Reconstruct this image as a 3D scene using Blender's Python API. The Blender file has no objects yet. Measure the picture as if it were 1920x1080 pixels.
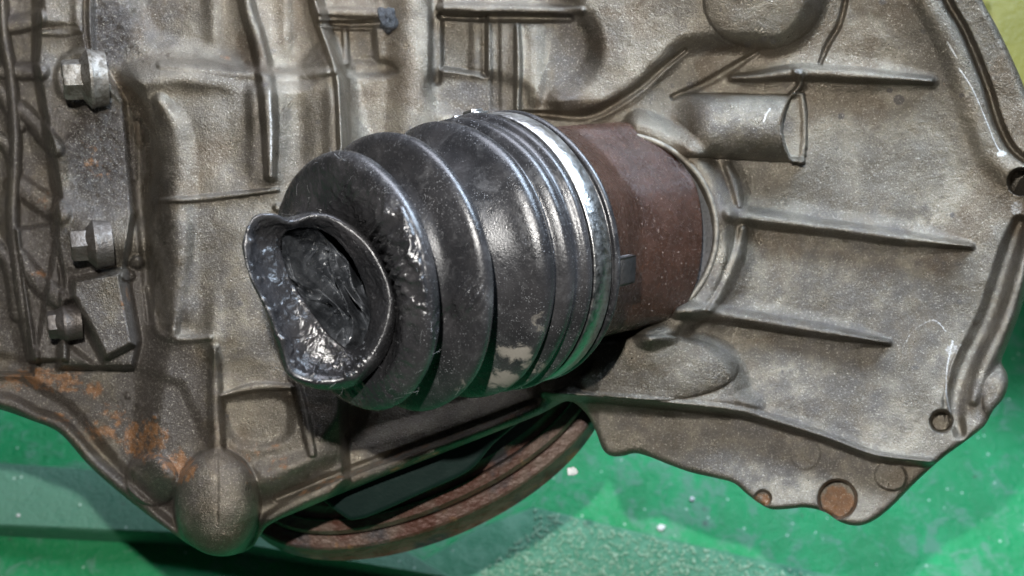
import bpy, math, random
import numpy as np
from mathutils import Vector, Matrix, noise as mnoise
random.seed(4); RNG = np.random.default_rng(7)
SC = bpy.context.scene; COL = SC.collection
# ------------------------------------------------------------------ frame of the place
# Everything is laid out in a frame tied to the gearbox (x right, y along its face upwards, z out of its face),
# 1 unit = 20 mm; the floor is level and the gearbox leans back, so the frame is pitched 60 degrees to the floor.
S = 0.02; D = 22.0
UP = np.array([0, .866, .5]); TO = np.array([0, -.5, .866]); RT = np.array([1., 0, 0])
FL = 6.0                                     # distance (units) from frame origin down to the floor
ORG = np.array([0, 0, 0.]) 
def W(P):
    P = np.asarray(P, float)
    q = P[..., 0:1]*RT + P[..., 1:2]*UP + P[..., 2:3]*TO
    return q*S + np.array([0, 0, HGT])
HGT = 0.115 + 0.092
def at(px, py, z):
    px = np.asarray(px, float); py = np.asarray(py, float); z = np.asarray(z, float)
    k = (D-z)/D/100
    return np.stack(np.broadcast_arrays((px-960)*k, (540-py)*k, z), -1)
def onfloor(px, py, up=0.0):                 # frame point on the plane 'up' units above the floor
    h = -HGT/S + up                          # .5*y+.866*z = h
    # y=(540-py)/100*(D-z)/D
    a = (540-py)/100/D
    z = (h - .5*a*D)/(.866-.5*a)
    return at(px, py, z)
# ------------------------------------------------------------------ camera, world, lamps
cam = bpy.data.cameras.new('camera'); co = bpy.data.objects.new('camera', cam); COL.objects.link(co)
cam.sensor_width = 36; cam.lens = 36*D/19.2; cam.clip_start = .01; cam.clip_end = 50
co.location = W([0, 0, D]); co.rotation_euler = (math.radians(30), 0, 0)
cam.dof.use_dof = True; cam.dof.focus_distance = (D-3.6)*S; cam.dof.aperture_fstop = 13
SC.camera = co
wd = bpy.data.worlds.new('World'); SC.world = wd; wd.use_nodes = True
bg = wd.node_tree.nodes['Background']; bg.inputs[0].default_value = (.80, .88, 1, 1); bg.inputs[1].default_value = .028
SC.view_settings.view_transform = 'Standard'; SC.view_settings.look = 'None'; SC.view_settings.exposure = 0
def lamp(name, pos, target, typ, energy, size, col, sy=None):
    l = bpy.data.lights.new(name, typ); l.energy = energy; l.color = col
    if typ == 'AREA':
        l.size = size
        if sy: l.shape = 'RECTANGLE'; l.size_y = sy
    else: l.shadow_soft_size = size
    o = bpy.data.objects.new(name, l); COL.objects.link(o)
    a = Vector(W(pos)); b = Vector(W(target)); o.location = a
    o.rotation_euler = (b-a).to_track_quat('-Z', 'Y').to_euler(); return o
lamp('flash_lamp', [-1.3, 4.0, 22.0], [0, 0, 0], 'POINT', 11.6, .004, (1, .97, .93))
lamp('skylight_lamp', [13, 21, 13], [0, 0, 2], 'AREA', 7, .26, (.64, .80, 1), .16)
lamp('ceiling_lamp', [2, 26, 8], [3, 2, 0], 'AREA', 4.5, .4, (.84, .87, 1), .3)
# ------------------------------------------------------------------ mesh helpers
def smooth(x): x = np.clip(x, 0, 1); return x*x*(3-2*x)
def mesh(name, P, faces, mat, parent=None, attrs=None, world=False, flat=False, normals=None, props=None):
    V = P if world else W(P)
    V = np.asarray(V, float)
    c = V.mean(0); me = bpy.data.meshes.new(name)
    F = faces
    if isinstance(F, np.ndarray):
        n, k = F.shape
        me.vertices.add(len(V)); me.vertices.foreach_set('co', (V-c).astype('f').ravel())
        me.loops.add(n*k); me.loops.foreach_set('vertex_index', F.astype('i').ravel())
        me.polygons.add(n); me.polygons.foreach_set('loop_start', np.arange(0, n*k, k, dtype='i'))
        me.update(calc_edges=True)
    else:
        me.from_pydata([tuple(v) for v in (V-c)], [], [tuple(f) for f in F])
    me.validate()
    me.polygons.foreach_set('use_smooth', np.full(len(me.polygons), not flat))
    if attrs:
        for k2, a in attrs.items():
            at_ = me.attributes.new(k2, 'FLOAT', 'POINT'); at_.data.foreach_set('value', np.asarray(a, 'f'))
    me.materials.append(mat); me.update()
    if normals is not None: me.normals_split_custom_set_from_vertices(normals.astype('f'))
    o = bpy.data.objects.new(name, me); COL.objects.link(o)
    base = np.zeros(3)
    if parent is not None:
        o.parent = parent; q = parent
        while q is not None: base = base+np.array(q.location); q = q.parent
    o.location = c-base
    if props:
        for k2, v in props.items(): o[k2] = v
    return o
def thing(name, label, cat, P, group=None):
    o = bpy.data.objects.new(name, None); o.empty_display_size = .02; COL.objects.link(o); o.location = W(P)
    o['label'] = label; o['category'] = cat
    if group: o['group'] = group
    return o
def cr(pts, closed=False, n=8):
    P = np.asarray(pts, float); m = len(P); out = []
    rng = range(m if closed else m-1)
    for i in rng:
        if closed: p0, p1, p2, p3 = P[(i-1) % m], P[i], P[(i+1) % m], P[(i+2) % m]
        else: p0, p1, p2, p3 = P[max(i-1, 0)], P[i], P[i+1], P[min(i+2, m-1)]
        for t in np.arange(n)/n:
            out.append(.5*((2*p1)+(-p0+p2)*t+(2*p0-5*p1+4*p2-p3)*t*t+(-p0+3*p1-3*p2+p3)*t**3))
    if not closed: out.append(P[-1])
    return np.array(out)
def loft(loops, name, mat, parent=None, cap0=False, cap1=False, attrs=None, **kw):
    L = np.asarray(loops, float); m, n, _ = L.shape
    i, j = np.meshgrid(np.arange(m-1), np.arange(n), indexing='ij'); i = i.ravel(); j = j.ravel(); k = (j+1) % n
    F = np.stack([i*n+j, i*n+k, (i+1)*n+k, (i+1)*n+j], 1)
    V = L.reshape(-1, 3)
    if cap0 or cap1:
        F = [tuple(f) for f in F]
        if cap0: F.append(tuple(range(n-1, -1, -1)))
        if cap1: F.append(tuple(range((m-1)*n, m*n)))
    return mesh(name, V, F, mat, parent, attrs=attrs, **kw)
def vnoise(px, py, scale, seed=0):
    g = np.random.default_rng(seed).random((260, 260)); x = (px+600)/scale; y = (py+600)/scale
    xi = np.floor(x).astype(int); yi = np.floor(y).astype(int); fx = smooth(x-xi); fy = smooth(y-yi)
    a = g[yi % 260, xi % 260]; b = g[yi % 260, (xi+1) % 260]; c = g[(yi+1) % 260, xi % 260]; d = g[(yi+1) % 260, (xi+1) % 260]
    return (a*(1-fx)+b*fx)*(1-fy)+(c*(1-fx)+d*fx)*fy-.5
def fbm(px, py, scale, seed=0, octs=4):
    s = 0; a = 1
    for o in range(octs): s = s+a*vnoise(px, py, scale/2**o, seed+o*17); a *= .55
    return s
# ------------------------------------------------------------------ materials
class NT:
    def __init__(s, name):
        s.m = bpy.data.materials.new(name); s.m.use_nodes = True; s.t = s.m.node_tree; s.t.nodes.clear()
        s.out = s.n('ShaderNodeOutputMaterial'); s.b = s.n('ShaderNodeBsdfPrincipled'); s.l(s.b.outputs[0], s.out.inputs[0])
        s.tc = s.n('ShaderNodeTexCoord').outputs['Object']
    def n(s, t, **k):
        nd = s.t.nodes.new(t)
        for a, v in k.items(): setattr(nd, a, v)
        return nd
    def l(s, a, b): s.t.links.new(a, b)
    def put(s, sock, v):
        if hasattr(v, 'is_linked'): s.l(v, sock)
        elif isinstance(v, (tuple, list)) and len(v) == 3 and sock.type == 'RGBA': sock.default_value = (*v, 1)
        else: sock.default_value = v
    def noise(s, sc, det=4, rough=.55, dist=0., co=None):
        nd = s.n('ShaderNodeTexNoise'); nd.inputs['Scale'].default_value = sc/S; nd.inputs['Detail'].default_value = det
        nd.inputs['Roughness'].default_value = rough; nd.inputs['Distortion'].default_value = dist
        s.l(co or s.tc, nd.inputs['Vector']); return nd.outputs[0]
    def vor(s, sc, feature='F1', out=0, rnd=1.):
        nd = s.n('ShaderNodeTexVoronoi', feature=feature); nd.inputs['Scale'].default_value = sc/S; nd.inputs['Randomness'].default_value = rnd
        s.l(s.tc, nd.inputs['Vector']); return nd.outputs[out]
    def math(s, op, a, b=0., c=0., clamp=False):
        nd = s.n('ShaderNodeMath', operation=op); nd.use_clamp = clamp
        s.put(nd.inputs[0], a); s.put(nd.inputs[1], b); s.put(nd.inputs[2], c); return nd.outputs[0]
    def map(s, v, a, b, c=0., d=1., smoothst=True):
        nd = s.n('ShaderNodeMapRange', interpolation_type='SMOOTHSTEP' if smoothst else 'LINEAR')
        s.put(nd.inputs[0], v)
        for i, x in enumerate((a, b, c, d)): s.put(nd.inputs[i+1], x)
        return nd.outputs[0]
    def mix(s, f, a, b):
        nd = s.n('ShaderNodeMix', data_type='RGBA'); s.put(nd.inputs[0], f); s.put(nd.inputs[6], a); s.put(nd.inputs[7], b); return nd.outputs[2]
    def attr(s, name): return s.n('ShaderNodeAttribute', attribute_name=name).outputs['Fac']
    def bump(s, h, dist, strength=1., nrm=None):
        nd = s.n('ShaderNodeBump'); nd.inputs['Distance'].default_value = dist*S; nd.inputs['Strength'].default_value = strength
        s.put(nd.inputs['Height'], h)
        if nrm is not None: s.l(nrm, nd.inputs['Normal'])
        return nd.outputs[0]
    def set(s, **k):
        names = dict(col='Base Color', rough='Roughness', metal='Metallic', nrm='Normal', spec='Specular IOR Level', coat='Coat Weight', coatr='Coat Roughness', sheen='Sheen Weight')
        for a, v in k.items(): s.put(s.b.inputs[names[a]], v)
        return s.m
def cast_mat(name, tone=1., dirt=0.):
    m = NT(name)
    big = m.noise(.55, 5, .6, .6); mid = m.noise(3.2, 4, .6); fine = m.noise(27, 3, .75); grain = m.vor(26)
    c = m.mix(m.map(big, .35, .68), tuple(tone*x for x in (.088, .077, .061)), tuple(tone*x for x in (.222, .198, .155)))
    c = m.mix(m.map(m.math('ADD', mid, m.math('MULTIPLY', fine, .5)), .55, 1.0, 0, .55), c, (.12, .11, .095))
    c = m.mix(m.map(m.noise(.9, 6, .65, 1.2), .50, .70, 0, .5), c, (.13, .105, .075))
    c = m.mix(m.map(m.noise(2.2, 7, .72, .4), .52, .66, 0, .5), c, (.075, .066, .058))
    c = m.mix(m.map(m.noise(.45, 4, .6, .8), .52, .62, 0, .45), c, (.085, .060, .038))
    g = m.attr('grime_shade'); gm = m.map(m.math('ADD', g, m.math('MULTIPLY', m.math('SUBTRACT', mid, .5), .9)), .25, .75)
    c = m.mix(m.math('MULTIPLY', gm, .90), c, (.036, .030, .026))
    r = m.attr('rust'); rn = m.noise(4.5, 5, .7)
    rm = m.map(m.math('ADD', r, m.math('MULTIPLY', m.math('SUBTRACT', rn, .5), 3.2)), .62, 1.1)
    c = m.mix(rm, c, m.mix(m.noise(9, 3), (.06, .032, .018), (.22, .105, .04)))
    s_ = m.attr('bare'); sm = m.map(m.math('ADD', s_, m.math('MULTIPLY', m.math('SUBTRACT', fine, .5), .9)), .4, .75)
    c = m.mix(sm, c, (.42, .42, .41))
    # dark pin-holes of the cast skin, and its fine glints painted as pale grains
    c = m.mix(m.map(m.vor(2.6), .03, .07, .5, 0), c, (.06, .05, .045))
    c = m.mix(m.map(m.noise(34, 2, .8), .56, .72, 0, .55), c, (.50, .47, .40))
    wet = m.attr('wet')
    h = m.math('ADD', m.math('MULTIPLY', fine, .6), m.math('ADD', m.math('MULTIPLY', m.noise(45, 2, .8), .5), m.math('MULTIPLY', mid, .25)))
    n1 = m.bump(h, .034, .9)
    n2 = m.bump(m.noise(6.5, 5, .75, 1.), m.math and .10, 1., n1)
    nn = m.n('ShaderNodeMix', data_type='VECTOR'); m.l(wet, nn.inputs[0]); m.l(n1, nn.inputs[4]); m.l(n2, nn.inputs[5])
    ro = m.map(m.math('ADD', mid, m.math('MULTIPLY', fine, .5)), .5, 1.0, .27, .46)
    ro = m.math('SUBTRACT', ro, m.math('MULTIPLY', wet, .20))
    me = m.math('MULTIPLY', m.math('SUBTRACT', 1., m.math('MAXIMUM', gm, rm)), .82)
    return m.set(col=c, rough=ro, metal=me, nrm=nn.outputs[1], spec=.5)
M_CAST = cast_mat('cast_aluminium')
def speck(m, col, dens=.10, size=.30, amt=.8, scale=16.):
    v = m.n('ShaderNodeTexVoronoi'); v.inputs['Scale'].default_value = scale/S; m.l(m.tc, v.inputs['Vector'])
    sp = m.n('ShaderNodeSeparateColor'); m.l(v.outputs['Color'], sp.inputs[0])
    pick = m.math('LESS_THAN', sp.outputs[0], dens)
    dot = m.math('MULTIPLY', pick, m.map(v.outputs['Distance'], size*.5, size, amt, 0.))
    return dot
def rubber_mat():
    m = NT('greasy_black_rubber')
    dot = m.math('MAXIMUM', speck(m, 0, .22, .30, .6, 28), speck(m, 0, .30, .34, .5, 52))
    dot = m.math('MULTIPLY', dot, m.map(m.noise(1.6, 5, .7), .42, .66, .15, 1.))
    dust = m.attr('dust'); dm = m.map(m.math('ADD', dust, m.math('MULTIPLY', m.math('SUBTRACT', m.noise(4, 5, .7, .8), .5), 1.5)), .55, .8)
    tar = m.attr('tar')
    c = m.mix(m.map(m.noise(1.2, 4), .35, .7), (.012, .012, .013), (.026, .025, .026))
    c = m.mix(m.math('MULTIPLY', m.map(m.noise(2.6, 6, .75, .6), .5, .72, 0, .6), m.math('SUBTRACT', 1., tar)), c, (.066, .066, .068))
    c = m.mix(m.math('MULTIPLY', dot, m.math('SUBTRACT', 1., m.math('MULTIPLY', tar, .6))), c, (.30, .305, .32))
    c = m.mix(dm, c, (.155, .142, .122))
    h = m.math('ADD', m.math('MULTIPLY', dot, .8), m.math('MULTIPLY', m.noise(30, 3, .7), .5))
    n1 = m.bump(h, .013, .8)
    n2 = m.bump(m.noise(5, 3, .5, .8), .05, 1., n1)
    nn = m.n('ShaderNodeMix', data_type='VECTOR'); m.l(tar, nn.inputs[0]); m.l(n1, nn.inputs[4]); m.l(n2, nn.inputs[5])
    ro = m.map(m.noise(7, 4), .3, .7, .20, .34); ro = m.math('SUBTRACT', ro, m.math('MULTIPLY', tar, .10))
    ro = m.math('ADD', ro, m.math('MULTIPLY', dm, .4)); ro = m.math('ADD', ro, m.math('MULTIPLY', dot, .2), clamp=True)
    return m.set(col=c, rough=ro, nrm=nn.outputs[1], spec=.5, coat=.0, coatr=.35)
M_RUB = rubber_mat()
def grease_mat(name, lump=True):
    m = NT(name)
    c = m.mix(m.map(m.noise(2.5, 3), .35, .65), (.020, .022, .025), (.058, .062, .068))
    n1 = m.bump(m.noise(2.6, 2, .5, .6), .03, .8)
    return m.set(col=c, rough=.17, nrm=n1, spec=.6, coat=.3, coatr=.08)
M_GRE = grease_mat('wet_molybdenum_grease')
def steel_mat():
    m = NT('clamp_steel'); d = speck(m, 0, .25, .4, .8, 20)
    c = m.mix(m.map(m.noise(5, 4, .7), .5, .72), (.40, .40, .39), (.30, .29, .27)); c = m.mix(m.math('MULTIPLY', d, .5), c, (.06, .06, .06))
    return m.set(col=c, metal=1., rough=m.map(m.noise(9, 4), .3, .7, .28, .46), nrm=m.bump(m.noise(14, 3), .012))
M_STEEL = steel_mat()
def bolt_mat():
    m = NT('zinc_bolt_steel'); n = m.noise(7, 5, .7)
    c = m.mix(m.map(n, .40, .60), (.20, .19, .17), (.09, .08, .065)); c = m.mix(m.map(m.noise(2.5, 4, .6), .52, .66, 0, .5), c, (.09, .08, .065)); c = m.mix(m.math('MULTIPLY', m.attr('grime_shade'), .8), c, (.06, .05, .045))
    return m.set(col=c, metal=.7, rough=m.map(n, .3, .7, .38, .6), nrm=m.bump(n, .03))
M_BOLT = bolt_mat()
def cup_mat():
    m = NT('rusty_brown_joint_skin'); d = m.math('MAXIMUM', speck(m, 0, .12, .30, .6, 13), speck(m, 0, .30, .36, .6, 34))
    c = m.mix(m.map(m.noise(1.5, 5, .65), .35, .7), (.028, .0135, .009), (.050, .024, .016))
    c = m.mix(m.map(m.noise(9, 4, .7), .55, .75, 0, .6), c, (.10, .04, .02))
    c = m.mix(d, c, (.30, .22, .18))
    h = m.math('ADD', d, m.math('MULTIPLY', m.noise(18, 4, .75), .7))
    return m.set(col=c, rough=m.map(m.noise(6, 3), .3, .7, .20, .34), nrm=m.bump(h, .030, 1.), metal=.2)
M_CUP = cup_mat()
def plain(name, c1, c2, rough=.5, sc=3., b=.02, metal=0., spec=.5):
    m = NT(name); n = m.noise(sc, 5, .65, .4)
    return m.set(col=m.mix(m.map(n, .35, .68), c1, c2), rough=rough, nrm=m.bump(m.noise(sc*5, 4, .7), b), metal=metal, spec=spec)
M_DARKSTEEL = plain('dark_greasy_steel', (.012, .016, .016), (.03, .036, .034), .38, 2.)
M_SEAL = plain('dirty_seal_metal', (.20, .18, .145), (.10, .09, .075), .5, 4., .02, .6)
M_BLACK = plain('black_rubber_seal', (.010, .010, .010), (.02, .018, .018), .5)
M_OLIVE = plain('olive_yellow_paint', (.105, .10, .008), (.125, .118, .012), .5, 1.)
def ring_mat():
    m = NT('rusty_worn_ring'); n = m.noise(1.2, 5, .7, .5)
    c = m.mix(m.map(n, .35, .65), (.075, .028, .018), (.13, .09, .07)); c = m.mix(m.map(m.noise(.9, 4, .6), .48, .62), c, (.045, .040, .042))
    c = m.mix(m.map(m.noise(2.2, 4, .6), .62, .72, 0, .8), c, (.22, .12, .06))
    return m.set(col=c, rough=.5, metal=.25, nrm=m.bump(m.noise(9, 4), .04))
M_RING = ring_mat()
def floor_mat(name, worn=.5, base=((.0, .21, .062), (.0, .31, .098))):
    m = NT(name); a = m.noise(.25, 5, .65, .6); b = m.noise(1.6, 6, .7, .5); f = m.noise(7, 4, .7)
    c = m.mix(m.map(a, .35, .65), *base)
    c = m.mix(m.map(m.math('ADD', b, m.math('MULTIPLY', a, .5)), .98-worn*.42, 1.12-worn*.38, 0, .75), c, (.10, .25, .17))
    c = m.mix(m.map(f, .62, .72, 0, .6), c, (.16, .34, .25))
    c = m.mix(m.map(m.noise(3.0, 4, .7), .64, .72, 0, .8), c, (.05, .07, .06))
    c = m.mix(m.map(m.noise(16, 5, .8), .56, .68, 0, .5), c, (.10, .36, .22)); c = m.mix(m.map(m.noise(11, 5, .8, .5), .60, .70, 0, .6), c, (.01, .09, .045))
    c = m.mix(speck(m, 0, .05, .30, .7, 2.2), c, (.07, .10, .09)); c = m.mix(speck(m, 0, .10, .25, .8, 5.5), c, (.45, .60, .52))
    return m.set(col=c, rough=m.map(b, .3, .7, .28, .5), nrm=m.bump(m.math('ADD', b, m.math('ADD', m.math('MULTIPLY', f, .6), m.math('MULTIPLY', m.noise(22, 3, .7), .35))), .07))
M_FLOOR = floor_mat('worn_green_floor_paint', .62)
M_BOARD = floor_mat('scuffed_green_board_paint', 1.15, ((.03, .16, .10), (.045, .18, .11)))
M_BOARD2 = floor_mat('fresh_green_board_paint', .1)
M_MAT = plain('coarse_pale_green_sheet', (.03, .19, .10), (.09, .27, .17), .5, 2., .05)
def bead_mat():
    m = NT('glint_beads'); return m.set(col=m.mix(m.noise(3, 2), (.10, .34, .20), (.42, .55, .42)), rough=.22, spec=.8)
M_BEAD = bead_mat()
M_CHIP = plain('white_paint_chip', (.75, .78, .78), (.6, .65, .65), .5)
M_SIL = plain('dark_silicone', (.02, .022, .026), (.05, .055, .06), .2, 5., .06)
M_LINT = plain('pale_lint', (.36, .37, .38), (.28, .28, .28), .7)
# ------------------------------------------------------------------ gearbox casting: relief of the cast skin
ST = 2.0
gx = np.arange(-130, 2060, ST); gy = np.arange(-110, 1130, ST)
PX, PY = np.meshgrid(gx, gy); Z = np.full(PX.shape, .9) + .00035*(PX-1400)
Z += .085*fbm(PX, PY, 150, 3, 3)
A = {k: np.zeros(PX.shape) for k in ('grime_shade', 'rust', 'bare', 'wet')}
def box(pts, pad):
    p = np.asarray(pts); x0, y0 = p[:, :2].min(0)-pad; x1, y1 = p[:, :2].max(0)+pad
    i0, i1 = np.searchsorted(gy, [y0, y1]); j0, j1 = np.searchsorted(gx, [x0, x1]); return slice(i0, i1), slice(j0, j1)
def dseg(X, Y, pts, vals=None):
    p = np.asarray(pts, float); best = np.full(X.shape, 1e9); val = np.zeros(X.shape)
    for k in range(len(p)-1):
        a, b = p[k], p[k+1]; d = b[:2]-a[:2]; L = max((d**2).sum(), 1e-9)
        t = np.clip(((X-a[0])*d[0]+(Y-a[1])*d[1])/L, 0, 1); dd = np.hypot(X-a[0]-t*d[0], Y-a[1]-t*d[1])
        mk = dd < best; best = np.where(mk, dd, best)
        if vals is not None: val = np.where(mk, vals[k]*(1-t)+vals[k+1]*t, val)
    return best, val
def sdpoly(X, Y, pts):
    p = np.asarray(pts, float); best, _ = dseg(X, Y, np.vstack([p, p[:1]])); ins = np.zeros(X.shape, bool)
    for k in range(len(p)):
        a, b = p[k], p[(k+1) % len(p)]; c = (a[1] > Y) != (b[1] > Y)
        with np.errstate(divide='ignore', invalid='ignore'): xx = (b[0]-a[0])*(Y-a[1])/(b[1]-a[1])+a[0]
        ins ^= c & (X < xx)
    return np.where(ins, -best, best)
def rib(pts, w, h, flat=.3, curve=True, tgt=None):
    """raised rib along pts; w half width in px (or list), h height in units"""
    p = np.asarray(pts, float); n = len(p)
    wv = np.broadcast_to(np.asarray(w, float), n)*(1.2 if tgt is None else 1); q = np.column_stack([p, wv])
    if curve and n > 2: q = cr(q, False, 5)
    fk = 2.3 if (tgt is None and h > .1) else 1.
    sl = box(q, fk*q[:, 2].max()+4); d, ww = dseg(PX[sl], PY[sl], q[:, :2], q[:, 2])
    t = np.clip(d/np.maximum(ww, .5), 0, 1); T = Z if tgt is None else A[tgt]
    pr = smooth((1-t)/(1-flat))*.6+.4*(1-t*t)**1.5 if h > 0 or tgt is None else t
    if tgt is None: T[sl] += h*(pr*.75+.35*(1-smooth(d/np.maximum(ww*fk, .5))) if fk > 1 else pr)
    else: T[sl] = np.maximum(T[sl], h*pr)
def plat(pts, h, bev=16, curve=False, noise=0):
    q = cr(pts, True, 6) if curve else np.asarray(pts, float)
    sl = box(q, bev+6); d = sdpoly(PX[sl], PY[sl], q)
    if noise: d = d+noise*fbm(PX[sl], PY[sl], 40, 9)
    Z[sl] += h*smooth(.5-d/bev)
def disc(cx, cy, rx, ry, h, bev=6, rot=0, dome=0):
    sl = box([[cx-rx, cy-ry], [cx+rx, cy+ry]], max(rx, ry)*.5+bev+4); x = PX[sl]-cx; y = PY[sl]-cy
    c, s = math.cos(rot), math.sin(rot); u = (x*c+y*s)/rx; v = (-x*s+y*c)/ry; r = np.hypot(u, v); d = (r-1)*min(rx, ry)
    Z[sl] += h*smooth(.5-d/bev)
    if dome: Z[sl] += dome*np.sqrt(np.clip(1-r*r, 0, 1))
def blot(cx, cy, rx, ry, v, key, rot=0, nz=.35, sc=45):
    c, s = math.cos(rot), math.sin(rot); pad = max(rx, ry)*1.7; sl = box([[cx-pad, cy-pad], [cx+pad, cy+pad]], 2); x = PX[sl]-cx; y = PY[sl]-cy
    r = np.hypot((x*c+y*s)/rx, (-x*s+y*c)/ry)+nz*fbm(PX[sl], PY[sl], sc, int(cx+cy) % 97)
    A[key][sl] = np.maximum(A[key][sl], v*smooth(1.5-r))
# -- left and centre of the case
plat([(-160, -140), (640, -140), (600, 0), (622, 80), (646, 150), (650, 330), (640, 700), (650, 900), (500, 1100), (-160, 1100)], .45, 22)      # step right of second rib
plat([(250, 140), (330, 126), (400, 134), (470, 146), (560, 146), (640, 136), (700, 640), (560, 900), (290, 900), (296, 600), (290, 400), (270, 250), (250, 190)], .62, 64, True)  # box face below the ledge
plat([(165, -140), (232, -140), (255, 30), (300, 84), (420, 112), (480, 136), (400, 156), (300, 160), (240, 170), (165, 190)], .34, 60, True)                     # neck of upper bolt boss
plat([(70, -140), (172, -140), (176, 100), (232, 190), (250, 400), (235, 500), (262, 640), (250, 690), (110, 690), (118, 520), (95, 400), (112, 370), (98, 280), (82, 200), (68, 120), (72, 60)], .55, 14)  # clamping flange
plat([(30, 430), (100, 420), (118, 560), (128, 640), (126, 676), (60, 676), (48, 560)], .35, 10)
rib([(453, -140), (462, 0), (482, 70), (497, 140), (505, 230), (507, 330)], [15, 15, 16, 17, 16, 11], .36, .25)
rib([(585, -140), (592, 0), (615, 75), (636, 140), (642, 220), (644, 320), (640, 360)], [13, 13, 13, 13, 12, 11, 4], .30, .25)
rib([(300, 376), (380, 372), (520, 356)], [5, 7, 5], .09)
rib([(520, 390), (600, 400)], 9, .08)
rib([(300, 190), (326, 240), (334, 330), (330, 480), (324, 620)], [16, 30, 34, 30, 14], .22, .0)           # vertical fold
rib([(258, 230), (262, 300), (266, 370), (274, 470), (280, 600)], [8, 14, 16, 14, 8], -.20, .0)             # groove beside it
rib([(256, 215), (252, 270), (254, 335)], [5, 8, 5], .09)
rib([(300, 122), (380, 124), (460, 138), (560, 140), (630, 134)], [8, 13, 12, 11, 7], .10, 0)
rib([(276, 540), (286, 596), (300, 626), (335, 636), (392, 634)], [5, 8, 9, 9, 7], .12, 0)
rib([(402, 655), (403, 700), (404, 770), (408, 870)], [5, 12, 15, 18], .26, .2)
Z += .10*np.exp(-((PX-402)/16)**2)*smooth((PY-500)/120)*smooth((720-PY)/60)                          # rib running into the drain boss
plat([(418, 752), (470, 742), (536, 744), (545, 800), (520, 828), (455, 832), (425, 800)], -.16, 26, True)
rib([(556, 720), (572, 790), (585, 850)], [9, 12, 9], .09)
rib([(420, 742), (480, 726), (545, 726)], [6, 9, 6], .10)
plat([(480, 880), (640, 836), (860, 770), (1110, 690), (1110, 790), (510, 1000), (460, 960)], .28, 40)                # foot of the case above its lower flange
# thin plates at the far left
plat([(-160, -140), (66, -140), (64, 120), (92, 300), (110, 420), (60, 700), (-160, 700)], -.42, 12)
Z0_ = Z.copy(); acc = np.zeros(Z.shape)
for pts, w, h in (([(0, -60), (6, 60), (18, 130), (27, 230), (28, 300), (24, 420), (40, 560), (62, 670)], 12, .48), ([(-160, 70), (20, 48), (70, 34)], 17, .30), ([(-160, 134), (20, 134), (76, 134)], 16, .34), ([(-160, 120), (-20, 150), (36, 236)], 15, .30), ([(36, 205), (66, 232), (104, 278)], 17, .40),
                  ([(-160, 240), (0, 262), (28, 320)], 14, .26), ([(-160, 440), (0, 470), (34, 590)], 15, .30), ([(30, 345), (70, 372), (112, 400)], 22, .26), ([(30, 480), (74, 530), (112, 560)], 20, .30)):
    rib(pts, w, h, .5); acc = np.maximum(acc, Z-Z0_); Z[:] = Z0_
Z += acc
rib([(76, 62), (120, 60), (150, 58)], [6, 10, 6], .09); rib([(164, -60), (160, 40), (168, 96)], [5, 6, 5], -.10)
plat([(74, -60), (150, -60), (150, 52), (80, 46)], .16, 20)
plat([(108, 392), (176, 392), (186, 430), (186, 500), (112, 500)], .10, 24, True)
disc(150, 146, 46, 52, .12, 14)                                                                           # spot face of bolt 1
rib([(176, 445), (262, 452)], 50, .34, .05)                                                               # boss behind bolt 2
disc(256, 492, 14, 12, .12, 10, 0, .15); disc(240, 516, 13, 12, .14, 8, 0, .12)
plat([(136, 524), (226, 508), (252, 646), (194, 676), (160, 612), (134, 560)], .58, 16)                     # rectangular lug
plat([(140, 560), (166, 606), (200, 674), (186, 690), (120, 640), (118, 570)], -.22, 14)
plat([(60, 676), (250, 690), (340, 720), (390, 830), (330, 1010), (-160, 770), (-160, 640)], -.10, 22)
plat([(-160, 690), (40, 705), (130, 760), (230, 880), (330, 960), (360, 1060), (-160, 1060)], -.22, 26)
for x, y in ((232, 690), (240, 742), (262, 760), (288, 782)): disc(x, y, 6, 6, .05, 5)
rib([(-160, 742), (0, 752), (64, 780), (116, 802), (170, 862), (228, 914), (290, 968), (340, 1010)], 17, .34, .2)  # rolled edge of the lower flange
disc(285, 900, 52, 48, .10, 30, .6, .35)
   # drain boss
rib([(500, 980), (560, 942), (700, 884), (860, 824), (980, 776), (1050, 742)], [16, 18, 18, 18, 16, 12], .22, .2)
rib([(520, 934), (620, 896), (760, 846), (900, 796), (1000, 756)], [8, 10, 10, 10, 8], -.14, .0)  # lower flange lip
for x, y0, y1, w, h in ((398, -60, 96, 16, .09), (534, -60, 104, 14, .08), (474, 160, 345, 13, .10), (618, 160, 330, 13, .10), (560, 170, 320, 22, -.07), (430, 180, 340, 26, -.06), (112, 190, 370, 30, .10), (345, 400, 610, 20, .10), (520, 440, 690, 26, -.07), (460, 400, 700, 40, .08)):
    Z += h*np.exp(-((PX-x-.02*(PY-y0))/w)**2)*smooth((PY-y0)/50+.3)*smooth((y1-PY)/50+.3)
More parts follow.
